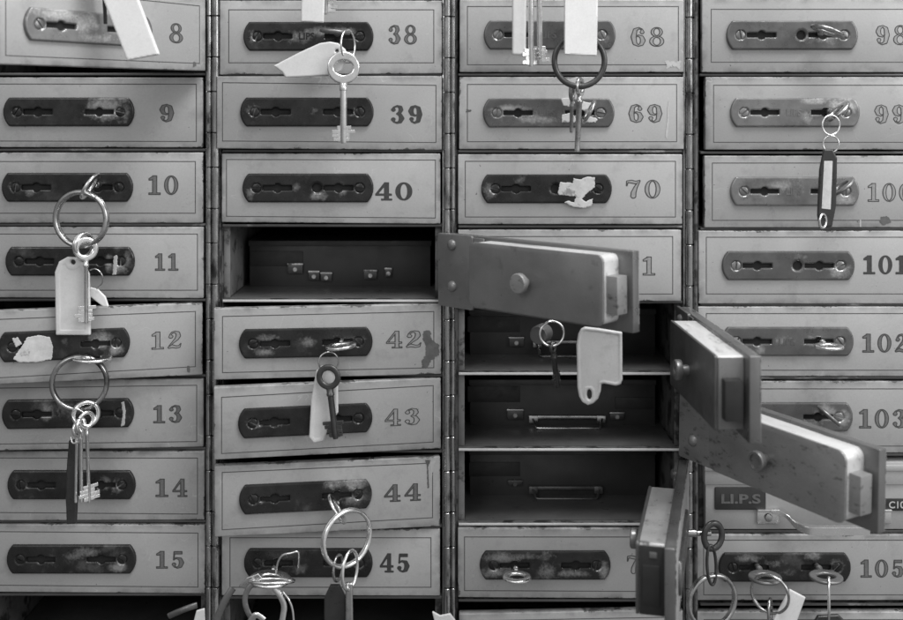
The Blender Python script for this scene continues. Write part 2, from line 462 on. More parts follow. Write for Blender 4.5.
def add_plate(door, x, z, rot=0.0, m='bronze', hole=True, stamp=False, sx=1.0, screws=(1,1), y=0.0, flip=1):
    o=bpy.data.objects.new('lock_plate',plate_mesh(hole,m)); COL.objects.link(o); o.parent=door
    o.location=Vector((x,y,z))*S; o.rotation_euler=(0,rot,0); o.scale=(sx,1,1)
    for s,on in zip((-1,1),screws):
        if on:
            c=bpy.data.objects.new('screw',screw_mesh('nickel' if m.startswith('nickel') else 'bronze')); COL.objects.link(c); c.parent=o
            c.location=Vector((s*(PW/2-14),-.9,0))*S; c.rotation_euler=(0,R(random.uniform(0,180)),0)
    if 'kh' not in PLATE:
        mb=MB(); relief(mb,lambda x_,y_:U(sd_box(x_,y_,-15,15,-2.9,2.9,.3), sd_circle(x_,y_,0,0,5.0)),(-16,16,-6,6),1.0,'hole_shade',lambda d,a,b:.2,base=None)  # flat dark sheet, painted shade in place of a real recess
        q=mb.build('keyhole',None,smooth=False); PLATE['kh']=q.data; bpy.data.objects.remove(q)
        mb=MB(); lathe(mb,[(5.1,-.2),(5.1,-.1)],'hole_shade',(0,0,0),n=20)  # dark disc, painted shade of the pin hole
        q=mb.build('pin_hole',None,smooth=False); PLATE['ph']=q.data; bpy.data.objects.remove(q)
    for nm,kk,kx in (('keyhole','kh',-PW/2+35),('keyhole','kh',PW/2-35))+((('pin_hole','ph',PW/2-56.7),) if hole else ()):
        q=bpy.data.objects.new(nm,PLATE[kk]); COL.objects.link(q); q.parent=o; q.location=(kx*S,0,0)
    if stamp:
        mb=MB(); text_mesh(mb,'LIPS',m,-1.5,0,7.2,-3.0,.35,1.0,.03); mb.build('maker_stamp',o,smooth=False)
    return o

# ------------------------------------------------------------------ hinged doors
T=9.3
class Door:
    """pivot px (right side), top y, angle; screen measurements are turned into door coordinates"""
    def __init__(s,name,label,px,top,th=0,dr=0,cat='door',group='numbered deposit box doors',py=0.0):
        s.px,s.top,s.th,s.py=px,top,R(th),py
        s.o=thing(name,label,cat,(px,py,-top),(0,R(-dr),R(th)),group); s.dr=R(dr)
    def loc(s,sx,sy,yl=0):
        c,n=math.cos(s.th),math.sin(s.th)
        q=(D*(s.px-CX-yl*n)-(sx-CX)*(D+yl*c+s.py))/(D*c-(sx-CX)*n)
        y=YE+(sy-YE)*(D+s.py+yl*c-q*n)/D
        x,z=-q,s.top-y
        if s.dr:   # inverse droop
            a=-s.dr; x,z=x*math.cos(a)-z*math.sin(a), x*math.sin(a)+z*math.cos(a)
        return x,z

def closed_door(num,label,px,corners,pin,plate,numbox,style,m='bronze',hole=True,stamp=False,th=0,screws=(1,1),paint='cream',pm=None):
    """corners/pin: TL,TR,BR,BL screen; plate: (xl,xr,ytop,ybot[,yTl-yTr slope])"""
    d=Door('box_door',label,px,(corners[0][1]+corners[1][1])/2,th)
    mb=MB(); quadprism(mb,[d.loc(*c) for c in corners],0,T,paint,1.1,3); po=mb.build('panel',d.o)
    L4=[d.loc(*c) for c in corners]
    po['bx0']=(L4[0][0]+L4[3][0])/2*S; po['bx1']=(L4[1][0]+L4[2][0])/2*S; po['bz0']=(L4[2][1]+L4[3][1])/2*S; po['bz1']=(L4[0][1]+L4[1][1])/2*S
    if pin:
        P=[Vector(d.loc(*c)) for c in pin]; w=.42
        mb=MB()
        cen=sum(P,Vector((0,0)))/4
        out=[p+Vector((math.copysign(w,p.x-cen.x),math.copysign(w,p.y-cen.y))) for p in P]
        inn=[p-Vector((math.copysign(w,p.x-cen.x),math.copysign(w,p.y-cen.y))) for p in P]
        vs=[(p.x,-.1,p.y) for p in out]+[(p.x,-.1,p.y) for p in inn]
        mb.add(vs,[[i,(i+1)%4,4+(i+1)%4,4+i] for i in range(4)],'line'); mb.build('pinstripe',d.o,smooth=False)
    if plate:
        xl,xr,yt,yb=plate[:4]; sl=plate[4] if len(plate)>4 else 0
        a=d.loc(xl,(yt+yb)/2+sl/2,-2); b=d.loc(xr,(yt+yb)/2-sl/2,-2) if xr is not None else (a[0]+PW,a[1])
        cx,cz=(a[0]+b[0])/2,(a[1]+b[1])/2
        rot=-math.atan2(b[1]-a[1],b[0]-a[0])
        d.po=add_plate(d.o,cx,cz,rot,m,hole,stamp,(b[0]-a[0])/PW,screws)
        d.plate=(cx,cz,rot)
    if numbox:
        x0,x1,y0,y1=numbox; a=d.loc(x0,y1); b=d.loc(x1,y0)
        number_mesh(d.o,num,a[0],b[0],a[1],b[1],style)
    return d

def rect(l,r,t,b): return [(l,t),(r,t),(r,b),(l,b)]
def spot(door, pts, m, name, y=-.3, r=.4, seed=None, wob=1.2, h=None):
    """irregular flat patch on a door: pts in screen coordinates"""
    P=[door.loc(*p) for p in pts]
    rnd=random.Random(len(pts)*31+int(pts[0][0])); ph=[rnd.uniform(0,6.28) for _ in range(6)]
    xs=[p[0] for p in P]; zs=[p[1] for p in P]
    def f(x,z):
        n=.5*np.sin(x*.9+ph[0])*np.sin(z*1.1+ph[1])+.35*np.sin(x*2.1+z*1.3+ph[2])+.3*np.sin(z*2.7-x*.8+ph[3])
        return sd_poly(x,z,P,r)+n*wob
    mb=MB(); relief(mb,f,(min(xs)-4,max(xs)+4,min(zs)-4,max(zs)+4),.5,m,(lambda d,a,b:-y) if not h else (lambda d,a,b:-y+min(h,d*.5)),base=None if not h else -y*0)
    o=mb.build(name,door.o,smooth=False); return o

C1,C2,C3,C4=211,447,689,933
door={}
# column one
door[8]=closed_door('8','cream metal door numbered 8, swung half open at the top left of the wall',C1,[(-5,-24),(205.7,-1),(205.7,71),(-5,64)],[(5.7,-14),(199.5,6),(199.5,63.5),(5.7,55.5)],(24.5,None,7,39.3),(168.8,183.6,23.7,43),'num_mid','nickel',False,False,52)
door[9]=closed_door('9','cream metal door numbered 9, its lock plate rubbed bright at the right end',C1,[(-20,77.3),(202.6,77.5),(202.6,147.6),(-20,147.3)],[(-13,84),(196.4,84.2),(196.4,141.5),(-13,141)],(3,134,97.3,126.5),(158.8,174.8,103.8,122.4),'num_mid','bronze_w',False)
door[10]=closed_door('10','cream metal door numbered 10, with the largest split ring hung from its lock',C1,rect(-21,202.8,152.6,223),rect(-14,195.4,161.5,213.2),(1.5,132.7,173.2,201.6),(148,179,175.3,195),'num_mid','bronze',False)
door[11]=closed_door('11','cream metal door numbered 11, directly below door 10, behind a white fob',C1,[(-20,227),(203.4,227),(203.4,298.4),(-20,297.6)],rect(-13,197.5,234,290.2),(5.2,134.5,247,275.7),(154.6,179,253.3,270.8),'num_mid','bronze_w',False)
door[12]=closed_door('12','cream metal door numbered 12, slightly ajar, white sticker remains on its lock plate',C1,[(-35,312.1),(202.6,303),(202.6,374.8),(-35,386)],[(-28,320.5),(195.4,311.4),(195.4,366.6),(-28,379.3)],(-2,130,331,359,5.4),(151,182.5,330.5,349.8),'num_lite','bronze',False,th=12.8)
door[13]=closed_door('13','cream metal door numbered 13, with a pale vertical scratch on its lock plate',C1,[(-22,380),(203.4,379),(203.4,447),(-22,451)],[(-15,388.3),(196.7,385.2),(196.7,441.5),(-15,444.2)],(1.6,133.8,399.3,428.3,2),(152.8,183,404.7,423.4),'num_mid','bronze_w',False,th=3.2)
door[14]=closed_door('14','cream metal door numbered 14, behind the bunch of hanging keys',C1,[(-19,451.3),(204.4,451.3),(204.4,520),(-19,520.7)],[(-12,458),(197.5,458),(197.5,514),(-12,512.4)],(7.2,135.3,470.6,499.5),(155,187.5,478.6,497),'num_mid','bronze_w',False)
door[15]=closed_door('15','cream metal door numbered 15, closed and without any key, at the bottom left',C1,[(-19,524.3),(205,525),(205,593.7),(-19,592)],[(-12,531.5),(198,533),(198,587),(-12,585)],(6.5,135.8,545.2,573.6),(155.7,185.3,550.8,568.6),'num_mid','bronze_w',False)
# column two
door[38]=closed_door('38','cream metal door numbered 38, with a wedge shaped tag hanging from its key',C2,[(219.6,.5),(441.9,.5),(441.9,73.5),(219.6,74.8)],rect(228.8,433.8,9.8,62.8),(243.2,373.4,21.9,50.7),(387.7,417.5,24.8,44.6),'num_mid','bronze',False,True)
door[39]=closed_door('39','cream metal door with a solid dark number 39, behind the long hanging key',C2,[(216.6,76.3),(441.9,76),(441.9,150.3),(216.6,148.5)],[(222.5,82.6),(436,85.3),(436,142.5),(222.5,141)],(240,373.6,97.3,126.7),(390,423,105,124),'num_dark','bronze',False,th=1.6)
door[40]=closed_door('40','cream metal door with a dark number 40 that touches its lock plate',C2,[(221.6,153.5),(440.4,153.5),(440.4,224),(221.6,222.2)],[(226.5,159.5),(435.5,160),(435.5,218),(226.5,216.3)],(242.3,373.4,173.6,202.4),(374.2,413,182.2,200.6),'num_dark','bronze',True)
door[42]=closed_door('42','cream metal door numbered 42, ajar, a large dark paint chip at its right edge',C2,[(213.8,308.6),(441.3,303.9),(441.3,374.2),(213.8,380)],[(222.5,316.4),(433.8,311.5),(433.8,367.7),(222.5,372.6)],(238.8,372.6,329,356.8,2.6),(385,422.6,330.2,348.6),'num_lite','bronze',False,th=6.3)
door[43]=closed_door('43','cream metal door numbered 43, slightly ajar, directly below the paint chipped door',C2,[(213.8,387.6),(441,378),(441,448.6),(213.8,460)],[(221.6,397.3),(433.2,385.5),(433.2,442),(221.6,453.5)],(238,372.5,407,434.6,6.5),(383.7,421,407.5,426.6),'num_lite','bronze',False,th=9.9)
door[44]=closed_door('44','cream metal door numbered 44, ajar, with peeling paint at its top right corner',C2,[(214.4,466.3),(440.2,456.5),(440.2,526.4),(214.4,537.2)],[(222.2,472.4),(432.6,463),(432.6,517.6),(222.2,529.7)],(239,372,483,511,6.5),(383,421,483,502.4),'num_mid','bronze_w',False,th=7.8)
door[45]=closed_door('45','cream metal door with a dark number 45, lowest closed door of the second column',C2,[(221.6,529.6),(440,529),(440,596),(221.6,595.5)],rect(230,431,537.7,587.2),(243.8,372.6,548.7,577.5),(379,410.8,553.2,572.6),'num_dark','bronze',False)
# column three
door[68]=closed_door('68','cream metal door numbered 68, behind the white tag and the dark ring',C3,rect(459.6,684,-.5,72.2),rect(467.4,678.4,6.5,64.8),(483.8,615.8,20,49.8),(630,665,27,46.8),'num_lite','nickel_d',False,True,screws=(1,1))
door[69]=closed_door('69','cream metal door numbered 69, with torn white paper around its keyhole',C3,rect(459,684,77,149.3),rect(467.4,676.7,84.4,141.7),(482.9,614.6,98.5,127.3),(627.7,663,104,123),'num_lite','nickel_d',False,True)
door[70]=closed_door('70','cream metal door numbered 70, a torn white sticker across its lock plate',C3,rect(458,682.4,154.3,224.3),rect(465.3,675.5,161.3,217),(481.2,612,174.5,203.2),(624.9,661,179.7,198.6),'num_lite','bronze',True)
door[71]=closed_door('71','cream metal door numbered 71, mostly hidden behind the open door with a knob',C3,rect(458,681.3,229.8,301.4),rect(465,672.7,236.5,294),(481,612,251,280),(624,656,256.5,275.5),'num_lite','bronze',False)
door[75]=closed_door('75','cream metal door below the three open boxes, flat key bow in its left keyhole',C3,[(457.9,528.5),(682,528.5),(682,599),(457.9,597.4)],[(464.5,536.9),(675,536.9),(675,591.5),(464.5,590.5)],(479.7,610.7,551.3,579.6),(626,658,555,574),'num_lite','bronze_w',False)
door[76]=closed_door('76','cream door edge at the bottom of the picture under the third column',C3,[(459,614),(683,609.5),(683,682),(459,686)],[(466,621),(676,617),(676,675),(466,679)],None,None,None)
# column four
door[98]=closed_door('98','cream metal door numbered 98 with a thick key bow in its lock',C4,rect(702,927,-1.5,72.4),rect(711.2,921,9.3,62.2),(726.5,858,21.2,49.2),(875,908,25,45.2),'num_lite','nickel_d',True)
door[99]=closed_door('99','cream metal door numbered 99, pale lock plate with the S hook in front',C4,rect(705.3,927,77,149.8),rect(713.6,921,85.2,142.3),(730.3,860,98,127),(873.6,907,104.5,124),'num_lite','nickel',False,True)
door[100]=closed_door('100','cream metal door numbered 100, with a small paint chip at its bottom right',C4,rect(704.5,927,155.8,227.6),rect(712.3,921,163,220.3),(730.3,859.4,177,205.6),(867.2,913,183,201.8),'num_lite','nickel',False,True)
door[101]=closed_door('101','cream metal door with a dark number 101 and two empty keyholes',C4,rect(698.6,927,230.8,303.8),rect(706.3,921,237.2,293.9),(722,854.8,251.4,280),(862.8,908,255.3,274.4),'num_dark','nickel_d',True)
door[102]=closed_door('102','cream metal door numbered 102, partly behind the upper open door on the right',C4,rect(698,927,306.7,376.4),rect(706.3,921,313.5,370.2),(722,853.8,327.4,355.8),(861.8,909,333.6,352.6),'num_mid','nickel_d',False,True)
door[103]=closed_door('103','cream metal door numbered 103, scratched lock plate partly behind the long open door',C4,rect(698,927,381.3,453),rect(706,921,388.8,446),(721.5,853,402.8,431.2),(858.6,907,409,428.4),'num_mid','nickel_d',False)
door[105]=closed_door('105','cream metal door numbered 105, with two keys in its lock',C4,rect(697,927,534.8,600.4),rect(703.7,921,540,594.8),(718.7,851,553,582),(860,905,559.4,577.6),'num_mid','bronze_w',False)
door[106]=closed_door('106','cream door edge at the bottom right corner under door 105',C4,rect(697,927,612,684),rect(704,921,619.5,676),None,None,None)
# marks on the paint
spot(door[42],[(424,331),(430,331),(431,340),(438.5,345),(439,354),(430,361),(427,368),(422.5,367),(422,361),(426,355),(426,345),(423,338)],'chip','paint_chip',wob=.8)
spot(door[44],[(425,460),(431,460),(428,466),(429,488),(427.5,488),(427,466)],'chip','paint_chip',wob=.3,r=.1)
spot(door[44],[(430,460),(436,459),(434,464),(431,478)],'scuff','paint_scuff',wob=.5)
spot(door[100],[(881,217),(888,217),(891,222),(884,225),(880,222)],'chip','paint_chip',wob=.6)
spot(door[100],[(859.5,220),(861,220),(861,227),(859.5,227)],'scuff','paint_scuff',wob=.2,r=.1)
spot(door[69],[(669,100),(670.5,104),(669,118),(668.5,128),(667,139),(665.5,136),(667.5,120),(667.5,108)],'scuff','paint_scuff',wob=.3,r=.2)
spot(door[68],[(665,60),(675,62),(681,60),(680,69),(672,66),(667,69)],'scuff','paint_scuff',wob=1.2,r=0)
spot(door[69],[(466,109),(471,110),(471,112),(466,112)],'chip','paint_chip',wob=.5,r=0)
spot(door[8],[(193,62),(196,62),(196,66),(193,67)],'chip','paint_chip',wob=.5,r=0)
spot(door[12],[(187,366),(190,366),(190,372),(187,372)],'chip','paint_chip',wob=.4,r=0)
def psticker(dn,pts,m='paper',name='sticker_remains',h=.3,wob=.45): spot(door[dn],pts,m,name,y=-3.2,h=h,wob=wob)
psticker(70,[(560,182.5),(573,183),(573.5,178.5),(580,180),(586,177),(594,177.5),(594,187),(586,193),(581,199),(585,202),(592,199),(591,205),(583,207.5),(572,206),(565,202),(568,201),(574,203),(576,196),(558,194)])
psticker(69,[(561,99),(570,98),(574,103),(571,107),(563,105)])
psticker(69,[(578,101),(594,104),(588,111),(578,109)])
psticker(69,[(562,115),(571,113),(576,119),(574,122),(562,122)])
psticker(69,[(586,116),(597,119),(595,122),(584,122)])
psticker(12,[(14,358),(22,347),(28,337),(40,335),(50,337),(53,346),(52,358),(38,361),(20,361)])
psticker(12,[(13,338),(18,337),(22,343),(17,346)],wob=.5)
psticker(13,[(122.5,402),(124.5,401),(126,410),(125,424),(122,425),(124,413)],m='scuff',name='scratch',wob=.25,h=.3)
psticker(11,[(115,256),(118,255),(117.5,267),(117,274),(114,274)],m='scuff',name='scratch',wob=.5,h=.3)

def wear(dn,*blobs):
    """rubbed areas of a lock plate, and glare put in as pale colour: (sx, sy, rx, rz, amount)"""
    d=door[dn]; o=d.po; me=o.data.copy(); o.data=me
    cx,cz,rot=d.plate
    n=len(me.vertices); co_=np.zeros(n*3); me.vertices.foreach_get('co',co_); co_=co_.reshape(-1,3)/S
    w=np.zeros(n)
    for sx,sy,rx,rz,a_ in blobs:
        x,z=d.loc(sx,sy,-2); x-=cx; z-=cz
        c,sn=math.cos(rot),math.sin(rot); x,z=x*c-z*sn, x*sn+z*c
        g=a_*np.exp(-(((co_[:,0]-x)/rx)**2+((co_[:,2]-z)/rz)**2)); w=np.maximum(w,g)
    at=me.attributes.new('wear','FLOAT','POINT'); at.data.foreach_set('value',w.astype(np.float32))  # holds the rubbed areas and the painted glare
wear(9,(106,108,20,13,1.0),(124,112,10,14,.55),(122,100,10,6,.6))
wear(10,(30,192,6,5,.6),(14,187,8,6,.5))
wear(11,(120,266,10,8,.8),(110,262,4,9,.9),(129,258,5,10,.6))
wear(12,(104,340,11,10,.9),(120,349,9,6,.8),(66,342,6,6,.5))
wear(13,(47,412,9,10,.75),(70,409,20,8,.45))
wear(14,(106,484,9,7,.7),(119,485,9,9,.55),(26,486,6,6,.4))
wear(15,(120,567,9,5,.9),(88,552,14,6,.6),(75,556,18,5,.45))
wear(38,(330,32,28,5,.85),(300,37,14,8,.65),(252,37,5,8,.6))
wear(39,(254,110,8,7,.6),(352,112,6,6,.5),(313,112,6,6,.4))
wear(40,(250,193,5,8,.6),(318,196,10,5,.75),(297,187,5,5,.6),(342,190,6,9,.5))
wear(42,(265,352,10,4,.8),(268,338,16,5,.5),(307,342,10,6,.6),(360,340,9,10,.4))
wear(43,(255,424,10,5,.55),(275,425,10,5,.45))
wear(44,(336,484,12,5,.7),(356,483,14,7,.85),(352,500,12,8,.5),(262,500,10,6,.35))
wear(45,(262,563,7,5,.4),(300,568,10,7,.5),(360,566,7,8,.4))
wear(68,(497,36,6,7,.6),(604,36,8,8,.45))
wear(69,(512,110,22,6,.85),(535,119,25,5,.6),(500,112,6,8,.6))
wear(70,(490,190,9,9,.55),(520,180,9,5,.4))
wear(75,(500,558,16,6,.8),(495,572,20,6,.7),(548,570,11,9,.65),(545,556,9,6,.5),(574,573,20,4,.7),(604,570,6,10,.8),(530,556,30,4,.5))
wear(98,(823,40,20,5,.5),(760,36,9,4,.4))  # bright glare on this plate, put in as pale colour
wear(99,(806,118,10,8,.5),(845,105,14,8,.9),(815,101,16,4,.8))
wear(100,(800,186,10,14,.35),(845,200,14,6,.6),(780,186,12,7,.6))
wear(101,(735,266,8,9,.4),(838,270,12,9,.7),(800,256,12,4,.5))
wear(102,(812,342,12,6,.6),(760,350,6,5,.7),(782,341,12,7,.4))
wear(103,(826,412,12,8,.95),(842,418,9,10,.8),(810,424,14,5,.5))
wear(105,(748,558,14,4,.8),(772,563,14,5,.5),(813,556,9,4,.8),(836,566,8,8,.6),(790,572,16,6,.35))
wear(8,(60,14,26,7,.7),(85,24,16,10,.7),(95,38,20,5,.6))

# ------------------------------------------------------------------ cabinet
cab=thing('cabinet','old safe deposit cabinet of dark steel with brass hinge columns between the doors','cabinet',(0,0,0))
ROWS=[[-2,74,150,225,300.5,376.5,449.5,522.5,596,672],
      [-2,75,151,226,301.5,376.5,452.5,527.5,599,675],
      [-2,74.6,151.6,227,302.8,374.6,450.8,525.6,602,678],
      [-3,74.8,152.8,229.2,305.2,378.6,455.6,532.6,606,682]]
XS=[(-24,205.5),(221.5,442),(458.2,683.5),(701,930)]
DEP=330
mb=MB()
for a,b in ((-34,-24),(205.5,221.5),(442,458.2),(683.5,701),(930,940)):
    box(mb,a,b,10,DEP,-700,30,'frame',.8)
mb.build('divider',cab)
mb=MB(); box(mb,-34,940,DEP,DEP+4,-700,30,'frame',.5); mb.build('back_panel',cab)
for a,b in ((-520,-36),(942,1440)):
    mb=MB(); box(mb,a,b,10,DEP,-700,500,'frame',1.0); mb.build('side_panel',cab)
mb=MB(); box(mb,-33,939,10,DEP,32,500,'frame',1.0); mb.build('top_panel',cab)
mb=MB(); box(mb,-520,1440,8,DEP,-1100,-703,'frame',1.0); mb.build('plinth',cab)
OPEN=[(1,3),(2,4),(2,5),(2,6)]
for c,(l,r) in enumerate(XS):
    for i,y in enumerate(ROWS[c]):
        worn = (c,i-1) in OPEN or (c,i) in OPEN[1:]
        mb=MB(); box(mb,l,r,4.6,DEP,-y-1.3,-y+1.3,'frame',.4)
        box(mb,l+.5,r-.5,3.4,4.5,-y-1.2,-y+1.2,'edge_w' if worn and (c,i-1) in OPEN else 'edge',.3)
        mb.build('shelf',cab)
# door jambs seen in the open boxes
def jambs(c,i):
    l,r=XS[c]; t,b=ROWS[c][i]+1.6,ROWS[c][i+1]-1.6
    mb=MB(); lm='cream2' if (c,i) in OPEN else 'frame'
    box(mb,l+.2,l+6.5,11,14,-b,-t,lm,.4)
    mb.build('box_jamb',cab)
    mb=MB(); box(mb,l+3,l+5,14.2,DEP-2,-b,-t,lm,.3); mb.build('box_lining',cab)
    mb=MB(); box(mb,r-7,r-.2,11,14,-b,-t,'frame',.4); mb.build('box_jamb',cab)
    mb=MB(); box(mb,r-5,r-3,14.2,DEP-2,-b,-t,'frame',.3); mb.build('box_lining',cab)
    mb=MB(); box(mb,l+7,r-7,11,DEP-4,-b-.4,-b+.7,'case_d',.2); mb.build('box_floor',cab)
for c,i in OPEN+[(0,8),(1,8),(3,6)]: jambs(c,i)
# hinge columns
for (cx1,r1),(cx2,r2),ph in (((208.6,3.0),(215.4,3.9),0),((447.2,3.7),(453.0,2.3),1),((689.4,3.9),(696.0,2.7),2)):
    for cx,rr,off in ((cx1,r1,0),(cx2,r2,3)):
        mb=MB(); y=-30
        rnd=random.Random(int(cx))
        k=0
        while y<660:
            L=(34.5,41.2)[k%2]
            yy=y+11.4+ph*.8
            g=.45
            lathe(mb,[(rr-.5,-(yy+L)+g),(rr,-(yy+L)+g+.5),(rr,-yy-g-.5),(rr-.5,-yy-g)],'hinge',(cx,(1.2 if cx<695 else 3)+rnd.uniform(-.25,.25),0),'z',16)
            y+=L; k+=1
        lathe(mb,[(rr-1,-690),(rr-1,25)],'frame',(cx,1.2,0),'z',12)
        # leaf behind the barrels
        box(mb,cx-rr-1.2,cx+rr+.8,5.2,9.8,-690,25,'hinge' if off==0 else 'frame',.3)
        mb.build('hinge',cab)

def roundbox(mb,x0,x1,y0,y1,z0,z1,rad,m,bev=.5):
    pts=[]
    for cx,cz,a0 in ((x1-rad,z1-rad,0),(x0+rad,z1-rad,90),(x0+rad,z0+rad,180),(x1-rad,z0+rad,270)):
        for k in range(6):
            a=R(a0+k*18); pts.append((cx+rad*math.cos(a),cz+rad*math.sin(a)))
    bm=bmesh.new(); f=[bm.verts.new((x,y0,z)) for x,z in pts]; b=[bm.verts.new((x,y1,z)) for x,z in pts]; n=len(pts)
    bm.faces.new(f[::-1]); bm.faces.new(b)
    for i in range(n): bm.faces.new((f[i],f[(i+1)%n],b[(i+1)%n],b[i]))
    bmesh.ops.recalc_face_normals(bm,faces=list(bm.faces))
    rim=[e for e in bm.edges if abs(e.verts[0].co.y-e.verts[1].co.y)<1e-6]
    if bev: bmesh.ops.bevel(bm,geom=rim,offset=bev,segments=2,affect='EDGES',profile=.5)
    bm_to(mb,bm,m)

def open_door(label,px,top,th,dr,rad=5,case='case',rim='case_top',bolt='case_w',knob='steel',cup=False,py=0,s0=62,shaded_end=False,greyed_end=False,droop_label=None,blen=227):
    d=Door('box_door',label,px,top,th,dr,py=py)
    mb=MB(); box(mb,-230,-5,.6,T,-69.6,0,'inner',.8,3); mb.build('panel',d.o)
    mb=MB(); box(mb,-229.6,-5.4,-.3,.5,-69.2,-.4,'cream',.3); po=mb.build('outer_face',d.o)
    po['bx0']=-229.6*S; po['bx1']=-5.4*S; po['bz0']=-69.2*S; po['bz1']=-.4*S
    add_plate(d.o,-143,-35,0,'nickel_d',True,False,1.0,(1,1),y=-.3)
    mb=MB(); roundbox(mb,-46,.9,T+.2,T+3.6,-71.5,.3,2.5,case,.6)
    box(mb,-60,-44,T+.1,T+2.4,-69,-1.5,case,.9)
    hp=mb.build('hinge_plate',d.o)
    for z in (-10.2,-50.8):
        mb=MB(); lathe(mb,[(5.4,T+3.4),(5.3,T+4.6),(4.6,T+6.2),(3.2,T+7.3),(1.2,T+7.8)],case,(-19.3,0,z)); mb.build('rivet',hp)
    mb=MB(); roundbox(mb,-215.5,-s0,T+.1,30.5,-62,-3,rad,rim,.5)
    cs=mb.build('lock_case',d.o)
    mb=MB(); roundbox(mb,-216.2,-s0+.7,30.6,33.4,-62.8,-2.4,rad+.3,case,.8)
    mb.build('case_cover',cs)
    if greyed_end:
        mb=MB(); box(mb,-217.0,-215.6,T+.6,30.4,-61.4,-3.8,'case',.3); mb.build('end_shade',cs)  # added grey sheet, paints the end darker than the lit top
    if shaded_end:
        mb=MB(); box(mb,-217.8,-215.7,T+.4,30,-61,-5,'bolt_d',.4); box(mb,-218.4,-217.9,16,22,-14,-9,'nickel',.2); mb.build('end_shade',cs)  # added dark sheet, puts the shade on the case end into colour
    mb=MB(); box(mb,-blen,-200,13.5,27.8,-52.5,-20,bolt,.7); mb.build('bolt',d.o)
    mb=MB()
    if cup: lathe(mb,[(4.6,33),(4.6,38),(5,38.8),(8.6,41),(9.2,43),(9.2,45.5),(8.4,46.6),(6.6,46.6),(6.2,44.5),(2,43.8)],knob,(-131,0,-33))
    else: lathe(mb,[(4.6,33),(4.3,38.5),(5,39),(8.6,39.6),(9.1,40.4),(9.1,44.4),(8.3,45.4),(2,45.7)],knob,(-131,0,-33.5))
    mb.build('knob',d.o)
    return d
dA=open_door('open door with a round knob swung across door 71, its grey lock case facing out',447.4,232.1,135.6,-.36,6,knob='case_w')
dB=open_door('open door standing straight out beside door 102, shaded bolt end towards the viewer',689,305.8,91.8,0,2,case='case_d',bolt='bolt_d',knob='nickel',greyed_end=True)
dC=open_door('open door on the right with scratched lock case, crossing in front of door 103',690,382.8,121.1,1.4,8,case='case_w',rim='case_top',bolt='case_w',cup=True,knob='nickel')
dD=open_door('open door at the bottom centre seen end on, top of its lock case scratched',688.9,458.5,75.3,.7,3,case='case_d',rim='case_scr',bolt='bolt_d',knob='nickel',s0=80,shaded_end=True,blen=219)

# ------------------------------------------------------------------ deposit tins
def tin(c,i,label,labelpos,clasps,handle,hm='steel',Y=82):
    l,r=XS[c]; t,b=ROWS[c][i],ROWS[c][i+1]
    t0=thing('deposit_tin',label,'tin box',((l+r)/2,Y,-(b-1.7)),group='dark tins inside the open boxes')
    ox,oy,oz=(l+r)/2,Y,-(b-1.7)
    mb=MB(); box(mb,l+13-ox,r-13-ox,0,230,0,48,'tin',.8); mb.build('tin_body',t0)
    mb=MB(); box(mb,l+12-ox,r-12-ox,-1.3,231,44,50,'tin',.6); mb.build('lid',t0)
    def at(sx,sy,y=0): p=W(sx,sy,-(Y+y)); return p.x-ox,p.z-oz
    for (x0,y0,x1,y1,txt) in labelpos:
        a=at(x0,y0);b_=at(x1,y1); mb=MB(); box(mb,a[0],b_[0],-1.0,-.1,b_[1],a[1],'label',.4)
        if txt: text_mesh(mb,'LIPS','label',(a[0]+b_[0])/2,(a[1]+b_[1])/2,(a[1]-b_[1])*.45,-1.2,.3,1.1)
        mb.build('label_plate',t0)
    for (x0,y0,x1,y1) in clasps:
        a=at(x0,y0);b_=at(x1,y1); mb=MB()
        box(mb,a[0],b_[0],-3.2,-.1,b_[1],a[1],'darkmet',.6); 
        box(mb,a[0]-.4,b_[0]+.4,-3.8,-.3,a[1]-1.2,a[1]+.6,hm,.4)
        lathe(mb,[(2.2,-4.2),(2.0,-3.2)],hm,((a[0]+b_[0])/2,0,(a[1]+b_[1])/2-.6))
        mb.build('clasp',t0)
    if handle:
        x0,y0,x1,y1=handle; a=at(x0,y0);b_=at(x1,y1)
        mb=MB(); w=b_[0]-a[0]; zt=a[1]; zb=1.6; yb=-15
        P=[(a[0],-2.5,zt),(a[0]+w*.03,-6,zt*.8+zb*.2),(a[0]+w*.06,yb+1,zb+.6),(a[0]+w*.09,yb,zb),(b_[0]-w*.09,yb,zb),(b_[0]-w*.06,yb+1,zb+.6),(b_[0]-w*.03,-6,zt*.8+zb*.2),(b_[0],-2.5,zt)]
        tube(mb,P,1.25,hm)
        box(mb,a[0]-2,b_[0]+2,-3.8,-.4,zt-1.3,zt+2.2,hm,.6)
        box(mb,a[0]-2.4,a[0]+w*.09,-5.2,-.4,zt-5,zt+2.6,hm,.6); box(mb,b_[0]-w*.09,b_[0]+2.4,-5.2,-.4,zt-5,zt+2.6,hm,.6)
        mb.build('handle',t0)
    return t0
tin(1,3,'dark tin with a faint label inside the open box under door 40',[(250,251,303,266,False)],[(288,263.5,303,273.5),(309,271,319.5,280),(321,272.5,332,281),(364,270,377,279),(385,268,392,277)],None,'wear')  # clasps stand in for the lit bits of a half-lit handle
tin(2,4,'dark tin in the open box behind the hanging ring and bent white fob',[(467.5,316,520,332,True)],[(509,337,523.5,346.5),(608,337,622,346.5)],(535,342,603,352.5),'steel')
tin(2,5,'dark tin in the middle open box, its bright drop handle fully visible',[(467.5,386,520,402,True),(615,397,653,409,True)],[(507,409,523,419),(609.5,412,624,419)],(531,417,603,429.5),'steel')
tin(2,6,'dark tin in the lowest of the three stacked open boxes, above door 75',[(469,462,520,476,False)],[(508,480,522,485)],(531,487.5,600,499.5),'nickel_d')
